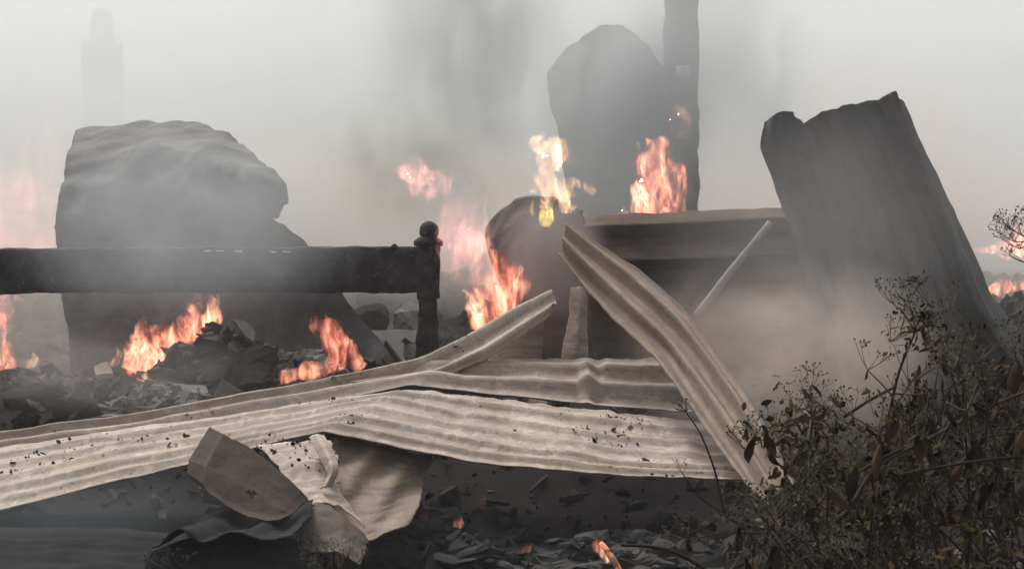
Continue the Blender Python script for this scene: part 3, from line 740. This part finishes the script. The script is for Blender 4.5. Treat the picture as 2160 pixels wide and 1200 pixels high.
fire(890, 370, 6.9, 'detached wisp of pink flame hanging in the air above the post', [
    ([(825, 356, 0), (860, 362, 0), (895, 380, 0), (930, 390, 0), (962, 378, 0)], [.006, .05, .075, .06, .006], FL_WISP),
    ([(862, 385, 0), (872, 365, 0), (875, 345, 0), (874, 322, 0)], [.05, .06, .045, .003], FL_WISP)])
fire(1175, 470, 6.25, 'golden white fire with yellow core on top of the peak', [
    ([(1150, 440, 0), (1155, 400, 0), (1150, 360, 0), (1165, 325, 0), (1140, 300, 0), (1150, 280, 0)], [.03, .045, .05, .06, .04, .003], FL_GOLD),
    ([(1165, 335, 0), (1185, 325, 0), (1205, 340, 0), (1214, 350, 0)], [.03, .045, .03, .003], FL_GOLD),
    ([(1195, 450, 0), (1190, 410, 0), (1205, 385, 0), (1235, 395, 0), (1250, 400, 0), (1235, 380, 0)], [.03, .04, .03, .02, .02, .003], FL_GOLD),
    ([(1215, 440, 0), (1190, 425, 0), (1175, 400, 0), (1172, 378, 0)], [.012, .02, .02, .003], FL_GOLD),
    ([(1150, 478, -.05), (1154, 455, -.05), (1152, 425, -.05)], [.02, .032, .006], FL_YELL),
    ([(1118, 405, 0), (1130, 398, 0), (1142, 385, 0)], [.008, .018, .003], FL_GOLD),
    ([(1125, 455, -.03), (1122, 440, -.03), (1128, 415, -.03)], [.006, .010, .003], FL_GOLD)])
fire(1395, 450, 8.2, 'pink orange fire in front of the tall post, on the wall sheet', [
    ([(1380, 455, 0), (1372, 420, 0), (1388, 380, 0), (1375, 340, 0), (1392, 300, 0), (1390, 285, 0)], [.07, .09, .10, .08, .06, .004], FL_PINK),
    ([(1420, 452, 0), (1428, 410, 0), (1420, 370, 0), (1412, 330, 0), (1405, 300, 0)], [.05, .06, .07, .05, .004], FL_PINK),
    ([(1345, 450, 0), (1350, 410, 0), (1355, 370, 0), (1350, 340, 0)], [.04, .05, .04, .004], FL_PINK),
    ([(1430, 290, .1), (1445, 270, .1), (1436, 235, .1), (1418, 245, .1), (1422, 272, .1)], [.01, .03, .035, .03, .006], FL_PALE),
    ([(1300, 456, -.05), (1318, 448, -.05), (1314, 432, -.05)], [.012, .02, .003], FL_GOLD),
    ([(1440, 450, -.02), (1436, 425, -.02), (1432, 395, -.02)], [.015, .02, .003], FL_GOLD)])
fire(2110, 530, 15, 'low band of pink fire at the right edge behind the leaning sheet', [
    ([(2050, 528, 0), (2090, 526, 0), (2140, 520, 0), (2200, 505, 0)], [.02, .05, .12, .16], FL_PINK),
    ([(2120, 525, .2), (2150, 505, .2), (2175, 470, .2), (2180, 440, .2)], [.08, .16, .14, .01], FL_PALE)])
fire(-40, 500, 16, 'dim pink glow of fire beyond the left edge above the railing', [
    ([(-60, 620, 0), (-40, 520, 0), (-20, 430, 0), (-30, 330, 0)], [.7, 1.0, .8, .1], FL_GLOW)])
fire(2120, 620, 13, 'pink flames low at the right edge over the dark heap', [
    ([(2080, 622, 0), (2110, 608, 0), (2140, 606, 0), (2190, 600, 0)], [.03, .07, .06, .05], FL_PINK),
    ([(2130, 650, 0), (2150, 630, 0), (2165, 618, 0)], [.03, .06, .01], FL_PALE)])
fire(975, 1105, 4.9, 'small weak flames in the hollow under the long pale sheet', [
    ([(965, 1112, 0), (968, 1100, 0), (975, 1090, 0)], [.012, .014, .002], FL_SMALL),
    ([(898, 1100, 0), (896, 1085, 0), (900, 1072, 0)], [.006, .008, .002], FL_PALE),
    ([(940, 1092, 0), (942, 1080, 0)], [.006, .002], FL_PALE),
    ([(1015, 1070, 0), (1020, 1055, 0), (1018, 1042, 0)], [.012, .012, .002], FL_PALE)])
fire(1120, 1160, 4.7, 'tiny pale flame on the ground under the long sheet', [
    ([(1095, 1160, 0), (1112, 1156, 0), (1124, 1146, 0)], [.004, .012, .002], FL_SMALL)])
fire(1275, 1140, 4.5, 'small orange flame on the tip of the burning stick', [
    ([(1285, 1185, 0), (1272, 1160, 0), (1262, 1148, 0), (1276, 1128, 0)], [.016, .02, .018, .002], FL_SMALL)])
EMB = Mat('glowing_ember_wood'); g_ = EMB.n('TexCoord').outputs['Object']
b_ = EMB.bsdf(EMB.ramp(EMB.noise(g_, 30), [(.35, (.08, .035, .02)), (.65, (.42, .22, .13))]), .8)
b_.inputs['Emission Color'].default_value = (1, .32, .12, 1); EMB.set(b_.inputs['Emission Strength'], EMB.math('MULTIPLY', EMB.ramp(EMB.noise(g_, 22), [(.45, 0.), (.65, 1.)]), .7))
thing('burning_stick', tube([at(1268, 1145, 4.5), at(1290, 1175, 4.45), at(1318, 1225, 4.4)], [.007, .011, .012], 7, 14, .3), EMB.m,
      'glowing orange burnt stick poking up at the bottom', 'stick')
thing('bare_stick', tube([at(1310, 1149, 3.6), at(1370, 1152, 3.6), at(1425, 1165, 3.6), at(1480, 1196, 3.6), at(1540, 1240, 3.6)], [.004, .0045, .005, .005, .006], 7, 24, .2), STEM,
      'black bare curved stick at the bottom edge left of the bush', 'stick')

# ------------------------------------------------------------------ dry weeds and the bush
def umbel_mesh(seed, R=.075, H=.085):
    "flat-topped cluster of dry seed cups on thin rays"
    rd = random.Random(seed); V = []; F = []
    def add(vf):
        b = len(V); V.extend(vf[0]); F.extend([[i+b for i in f] for f in vf[1]])
    def cup(p, dr, s):
        dr = dr.normalized(); a = dr.orthogonal().normalized(); b = dr.cross(a); base = len(V)
        V.append(p-dr*s*.2)
        for k in range(5):
            th = 6.283*k/5; V.append(p+dr*s*1.3+(a*math.cos(th)+b*math.sin(th))*s*.55)
        V.append(p+dr*s*.9)
        for k in range(5):
            F.append((base, base+1+k, base+1+(k+1) % 5)); F.append((base+6, base+1+(k+1) % 5, base+1+k))
    for i in range(rd.randint(6, 9)):
        a = rd.uniform(0, 6.283); r = R*math.sqrt(rd.random())
        q = Vector((r*math.cos(a), r*math.sin(a), H*rd.uniform(.6, 1.)))
        add(tube([Vector((0, 0, 0)), q*.5+Vector((0, 0, -.006)), q], [.0014, .0011, .0009], 4, 6))
        for j in range(rd.randint(3, 5)):
            e = q+Vector((rd.gauss(0, 1)*.016, rd.gauss(0, 1)*.016, rd.uniform(.008, .026)))
            add(tube([q, e], [.0009, .0008], 3, 2)); cup(e, e-q+Vector((0, 0, .006)), rd.uniform(.0055, .0095))
    me = mesh('seed_head', V, F, False); me.materials.append(SEED); return me
UMB = [umbel_mesh(i) for i in range(7)]
def leaf_mesh(seed, L, W, curl, mat):
    rd = random.Random(seed); n, m = 9, 5; V = []; F = []
    tw = rd.uniform(-1.2, 1.2); bend = curl*rd.uniform(.6, 1.4)
    for k in range(n):
        t = k/(n-1); wd = W*math.sin(math.pi*min(1, t*.93+.06))**.75*(1-.25*t)
        ang = bend*t; c = Vector((L*math.sin(ang)/max(bend, .05), 0, -L*(1-math.cos(ang))/max(bend, .05)))
        for j in range(m):
            s = (j/(m-1)-.5)*2; y = s*wd*(1-.2*abs(s)*curl); up = -abs(s)**1.5*wd*.55*curl + rd.gauss(0, .0012)
            q = Vector((0, y, up)); q.rotate(Matrix.Rotation(tw*t, 3, 'X')); V.append(c+q)
    for k in range(n-1):
        for j in range(m-1): F.append((k*m+j, k*m+j+1, (k+1)*m+j+1, (k+1)*m+j))
    me = mesh('leaf', V, F); me.materials.append(mat); return me
LEAVES = [leaf_mesh(i, random.uniform(.055, .10), random.uniform(.012, .024), random.uniform(.7, 1.6), LEAF_BROWN) for i in range(9)]
SMALL = [leaf_mesh(40+i, random.uniform(.022, .042), random.uniform(.005, .010), random.uniform(.2, 1.), LEAF_OLIVE) for i in range(6)]
SMN = [(np.array([v.co[:] for v in m.vertices]), [list(p.vertices) for p in m.polygons]) for m in SMALL]

class Plant:
    def __init__(s, label, base, cat='weed', group='dry weeds'):
        s.e = empty('dry_weed' if cat == 'weed' else 'dry_bush', base, label, cat, group); s.fv = []; s.ff = []; s.n = 0; s.leaves = 0
    def stem(s, pts, r0, r1, n=26):
        return part('stem', tube(pts, [r0, (r0+r1)/2, r1], 6, n, .12), s.e, STEM)
    def head(s, p, dr, size=1.):
        o = bpy.data.objects.new('seed_head', random.choice(UMB)); COL.objects.link(o); o.parent = s.e
        q = Vector(dr).normalized().to_track_quat('Z', 'Y'); o.rotation_mode = 'QUATERNION'
        o.rotation_quaternion = q; o.location = Vector(p)-s.e.location; o.scale = (size,)*3
        return o
    def leaf(s, p, size=1., droop=None):
        if s.leaves > 295: return
        s.leaves += 1
        o = bpy.data.objects.new('leaf', random.choice(LEAVES)); COL.objects.link(o); o.parent = s.e
        o.location = Vector(p)-s.e.location; o.scale = (size, size*random.uniform(.7, 1.3), size)
        o.rotation_euler = (random.uniform(-.9, .9), random.uniform(.2, 1.5) if droop is None else droop, random.uniform(0, 6.28))
    def small(s, p, size=1.):
        V, F = random.choice(SMN)
        R = np.array((Matrix.Rotation(random.uniform(0, 6.28), 3, 'Z') @ Matrix.Rotation(random.uniform(-1.2, 1.4), 3, 'Y') @ Matrix.Rotation(random.uniform(-1.5, 1.5), 3, 'X')))
        b = s.n; W = V @ R.T*size+np.array(Vector(p)-s.e.location)
        s.fv.append(W); s.ff.extend([[i+b for i in f] for f in F]); s.n += len(V)
    def done(s):
        if not s.n: return
        me = mesh('foliage', np.vstack(s.fv), s.ff); me.materials.append(LEAF_OLIVE)
        o = bpy.data.objects.new('foliage', me); COL.objects.link(o); o.parent = s.e; tag(o, kind='stuff')

def gp(px, d): q = at(px, 900, d); return Vector((q.x, q.y, gh(q.x, q.y)))
UP = Vector((0, 0, 1))
# tall weed with the broad seed head against the leaning sheet
b = gp(1840, 3.3); P = Plant('tall dry weed with broad seed heads in front of the leaning dark sheet', b)
top = at(1930, 700, 3.3)
P.stem([b, at(1850, 1100, 3.3), at(1885, 830, 3.3), top], .006, .0025, 40)
for (px, py, dd) in ((1885, 612, 0), (1915, 600, .03), (1960, 610, -.03), (2005, 625, .02), (1935, 640, .05), (1900, 665, -.03), (1985, 660, 0), (1950, 680, .03), (1925, 660, 0), (1880, 690, .02)):
    q = at(px, py+30, 3.3+dd); P.stem([top, (top+q)/2+Vector((0, 0, .01)), q], .002, .0011, 8)
    P.head(q, UP+Vector((random.gauss(0, .35), random.gauss(0, .3), 0)), random.uniform(.45, .62))
for (px, py, sz) in ((1940, 770, 1.), (1955, 800, .9), (1968, 835, .7), (1895, 840, .8), (1935, 700, .6), (1945, 690, .7)): P.leaf(at(px, py, 3.28), sz, 1.3)
P.stem([at(1885, 830, 3.3), at(1930, 832, 3.28), at(1985, 822, 3.25), at(2030, 838, 3.25)], .0025, .0012, 14)
P.leaf(at(1968, 832, 3.25), .9, 1.35); P.leaf(at(2010, 830, 3.25), .6, 1.2)
for i in range(60): P.small(at(random.gauss(1945, 30), random.gauss(690, 35), 3.3+random.gauss(0, .04)), .8)
P.done()
# middle weed
b = gp(1690, 3.4); P = Plant('dark dry weed with curled leaves in front of the foot of the tan sheet', b)
top = at(1715, 880, 3.4); P.stem([b, at(1690, 1150, 3.4), at(1702, 1000, 3.4), top], .006, .003, 30)
for (px, py) in ((1690, 800), (1710, 795), (1730, 830), (1745, 850), (1680, 840), (1660, 880), (1590, 905), (1612, 890), (1750, 880), (1770, 900), (1640, 900), (1715, 850), (1575, 925), (1735, 880)):
    q = at(px, py+25, 3.4+random.gauss(0, .03)); P.stem([top, (top+q)/2+Vector((0, 0, .012)), q], .002, .001, 8)
    P.head(q, UP+Vector((random.gauss(0, .4), random.gauss(0, .3), 0)), random.uniform(.42, .6))
for i in range(30): P.leaf(at(random.gauss(1690, 55), random.uniform(900, 1080), 3.4+random.gauss(0, .06)), random.uniform(.7, 1.15))
for i in range(220): P.small(at(random.gauss(1690, 55), random.gauss(950, 60), 3.4+random.gauss(0, .06)))
P.done()
# bare forked twig on the left
b = gp(1600, 3.5); P = Plant('thin bare forked twig with tiny seed tips, left of the bush', b)
f = at(1528, 1082, 3.5)
P.stem([b, at(1585, 1130, 3.5), f], .004, .003, 16)
P.stem([f, at(1510, 1000, 3.5), at(1480, 920, 3.5), at(1447, 868, 3.5)], .003, .0016, 20)
P.stem([f, at(1478, 1050, 3.5), at(1440, 998, 3.5)], .002, .0012, 14)
P.stem([f, at(1490, 1110, 3.5), at(1450, 1128, 3.5)], .002, .0012, 14)
P.stem([at(1508, 1000, 3.5), at(1506, 1040, 3.48), at(1500, 1085, 3.48)], .0016, .001, 10)
for (px, py) in ((1430, 850), (1447, 838), (1452, 862), (1425, 862)):
    P.stem([at(1447, 868, 3.5), at((px+1447)/2, (py+868)/2, 3.5), at(px, py, 3.5)], .0014, .0016, 6)
for (px, py) in ((1440, 868), (1440, 998)): P.head(at(px, py, 3.5), UP, .3)
for (px, py, sz) in ((1528, 1080, .4), (1500, 1100, .5), (1450, 1130, .35)): P.leaf(at(px, py, 3.5), sz, 1.2)
P.done()
# sprig entering at the right edge
b = gp(2260, 2.9); P = Plant('sprig with dark seed heads entering at the right edge above the bush', b)
P.stem([b, at(2250, 900, 2.9), at(2215, 620, 2.9), at(2180, 500, 2.9)], .006, .002, 30)
for (px, py) in ((2135, 460), (2155, 470), (2150, 500), (2175, 450), (2165, 530), (2140, 485)):
    q = at(px, py+25, 2.9); P.stem([at(2180, 510, 2.9), q], .0016, .001, 6); P.head(q, UP+Vector((-.4, 0, 0)), .42)
P.done()
# low weeds at the bottom edge
for (lab, pts) in (('low weed with dark seed heads at the bottom below the ribbed tan scrap', ((640, 1160), (668, 1152), (700, 1170), (735, 1160), (752, 1178), (715, 1190), (655, 1185), (690, 1192))),
                   ('tiny pale-tipped weed at the bottom in front of the black hanging sheet', ((345, 1188), (362, 1184), (382, 1186)))):
    b = gp(pts[0][0]+30, 3.3); P = Plant(lab, b)
    for (px, py) in pts:
        q = at(px, py+8, 3.3+random.gauss(0, .05)); P.stem([b, (b+q)/2+Vector((random.gauss(0, .02), 0, .03)), q], .003, .0012, 12)
        P.head(q, UP+Vector((random.gauss(0, .4), random.gauss(0, .3), 0)), random.uniform(.3, .42))
    P.done()
# the dense bush
b = gp(2010, 3.0); P = Plant('dense brown and olive dried bush filling the lower right corner', b, 'bush', None)
prof = [(1540, 1140), (1600, 1060), (1680, 1010), (1740, 985), (1800, 930), (1850, 860), (1920, 800), (1990, 760), (2060, 740), (2120, 725), (2200, 700), (2330, 690)]
def ptop(x): return float(np.interp(x, [p[0] for p in prof], [p[1] for p in prof]))
for k in range(44):
    px = random.uniform(1570, 2300); d = random.uniform(2.75, 3.35); py = ptop(px)+abs(random.gauss(0, 1))*90
    tip = at(px, py, d); bb = b+Vector((random.uniform(-.25, .45), random.uniform(-.15, .15), 0)); bb.z = gh(bb.x, bb.y)
    mid = (tip+bb)/2+Vector((random.gauss(0, .05), random.gauss(0, .04), .06))
    P.stem([bb, mid, tip], random.uniform(.004, .007), .0016, 22)
    if random.random() < .75:
        P.head(tip, UP+Vector((random.gauss(0, .4), random.gauss(0, .4), 0)), random.uniform(.45, .75))
    for j in range(4):                                   # side twigs
        t = random.uniform(.55, .95); p = bb*(1-t)+tip*t if t > .8 else mid*(1-(t-.5)*2)+tip*(t-.5)*2
        q = p+Vector((random.gauss(0, .09), random.gauss(0, .06), random.uniform(-.02, .12)))
        P.stem([p, (p+q)/2+Vector((0, 0, .01)), q], .0022, .001, 8)
        if random.random() < .85: P.head(q, UP+Vector((random.gauss(0, .5), random.gauss(0, .5), 0)), random.uniform(.35, .6))
        if random.random() < .8: P.leaf(q, random.uniform(.5, 1.))
for (a_, c_, d_) in (((1790, 1010), (1905, 945), 2.8), ((2060, 872), (2200, 815), 2.8), ((1780, 880), (1890, 815), 3.1), ((1900, 1000), (2170, 960), 2.75)):
    P.stem([at(*a_, d_), at((a_[0]+c_[0])/2, (a_[1]+c_[1])/2-4, d_), at(*c_, d_)], .0035, .003, 10)
P.stem([at(1800, 1060, 2.8), at(1850, 985, 2.8), at(1950, 930, 2.8), at(2060, 872, 2.8)], .005, .0035, 20)
for i in range(230):
    px = random.uniform(1560, 2240); py = ptop(px)+random.random()**1.2*330+10
    P.leaf(at(px, py, random.uniform(2.75, 3.35)), random.uniform(.6, 1.1))
i = 0
while i < 1350:
    px = random.uniform(1560, 2330); t = random.random(); py = ptop(px)+t**.9*560-10
    d = random.uniform(2.7, 3.4)
    q = at(px, py, d)
    if nz(q, 4.6, 2) < (.02 if t > .5 else .14)+.22*max(0, (1900-px)/340): continue
    P.small(q, random.uniform(.5, 1.1)); i += 1
P.done()

# ------------------------------------------------------------------ smoke and haze
def puff(px, py, d, rx, ry, rz, mat):
    bm = bmesh.new(); bmesh.ops.create_icosphere(bm, subdivisions=3, radius=1.0)
    me = bpy.data.meshes.new('smoke'); bm.to_mesh(me); bm.free(); me.materials.append(mat)
    o = bpy.data.objects.new('smoke', me); COL.objects.link(o); o.location = at(px, py, d); o.scale = (rx, ry, rz)
    return tag(o, kind='stuff')
SMOKE = True
if SMOKE:
    puff(1080, 480, 29, 30, 20, 9, smoke_mat('smoke_bank', (.865, .878, .862), .31, 3.0, .36, .60, seed=31.))
    puff(1660, 760, 6.2, .86, .45, .55, smoke_mat('smoke_tan', (.84, .74, .67), 2.9, 2.3, .40, .60, seed=1.))
    puff(1080, 470, 13.5, 9, 3, 1.15, smoke_mat('smoke_firelit_bank', (.86, .765, .70), .42, 2.6, .30, .62, seed=51.))  # low smoke lit by the fires: the firelight is in its warm colour
    puff(250, 790, 6.8, .95, .3, .28, smoke_mat('smoke_over_ash', (.66, .62, .60), 1.6, 2.0, .34, .62, seed=53.))
    puff(190, 1085, 4.95, .85, .25, .22, smoke_mat('smoke_blue', (.60, .66, .70), .9, 1.5, .3, .66, seed=17.))
    puff(390, 470, 7.1, 1.05, .35, .62, smoke_mat('smoke_grey', (.70, .72, .73), 3., 1.8, .26, .62, seed=4.))
    puff(1000, 60, 17, 1.7, 1.2, 2.7, smoke_mat('smoke_column', (.70, .73, .73), 2.4, 3.2, .43, .58, seed=2.))
    puff(860, 330, 13, 1.1, .6, .85, smoke_mat('smoke_olive', (.62, .63, .60), 3.6, 3.0, .42, .60, seed=7.))
    puff(1560, 150, 15, 1.0, .8, 1.6, smoke_mat('smoke_right', (.74, .76, .755), 2.2, 3.0, .42, .60, seed=41.))
    puff(620, 420, 12, .9, .6, .8, smoke_mat('smoke_brown', (.74, .70, .66), 1.4, 2.2, .40, .64, seed=44.))
    puff(1830, 330, 14, 1.6, .8, 1.2, smoke_mat('smoke_pink_glow', (.88, .76, .73), 1.2, 2.8, .42, .62, seed=47.))  # pink fire glow on the right, put into the smoke's own colour
    puff(1300, 230, 10.8, .95, .5, 1.25, smoke_mat('smoke_dark', (.78, .80, .80), 4.4, 1.4, .22, .6, seed=9.))
    puff(1450, 60, 11.0, .9, .5, 1.2, smoke_mat('smoke_mid', (.84, .85, .85), 2.4, 1.3, .2, .6, seed=12.))
    puff(1170, 540, 6.5, .28, .2, .36, smoke_mat('smoke_mauve', (.42, .38, .38), 11., 1.4, .3, .62, seed=15.))
    puff(1760, 480, 6.6, 1.1, .5, .8, smoke_mat('smoke_thin', (.66, .65, .64), .6, 1.6, .26, .62, seed=23.))
    puff(90, 690, 8.6, .9, .5, .5, smoke_mat('smoke_left', (.75, .71, .67), 2.2, 1.5, .34, .64, seed=27.))

HZ = Mat('haze'); pv = HZ.n('VolumePrincipled'); pv.inputs['Color'].default_value = (.95, .93, .91, 1)
pv.inputs['Density'].default_value = .0035; pv.inputs['Anisotropy'].default_value = .0
HZ.t.links.new(pv.outputs[0], HZ.out.inputs['Volume'])
x1, y0, y1, z0, z1 = GX+2, GY0-2, GY1+2, -1.5, 11.0
V = [(-x1, y0, z0), (x1, y0, z0), (x1, y1, z0), (-x1, y1, z0), (-x1, y0, z1), (x1, y0, z1), (x1, y1, z1), (-x1, y1, z1)]
F = [(0, 3, 2, 1), (4, 5, 6, 7), (0, 1, 5, 4), (1, 2, 6, 5), (2, 3, 7, 6), (3, 0, 4, 7)]
o = link('haze', mesh('haze', V, F, False), None, [HZ.m]); tag(o, kind='stuff')
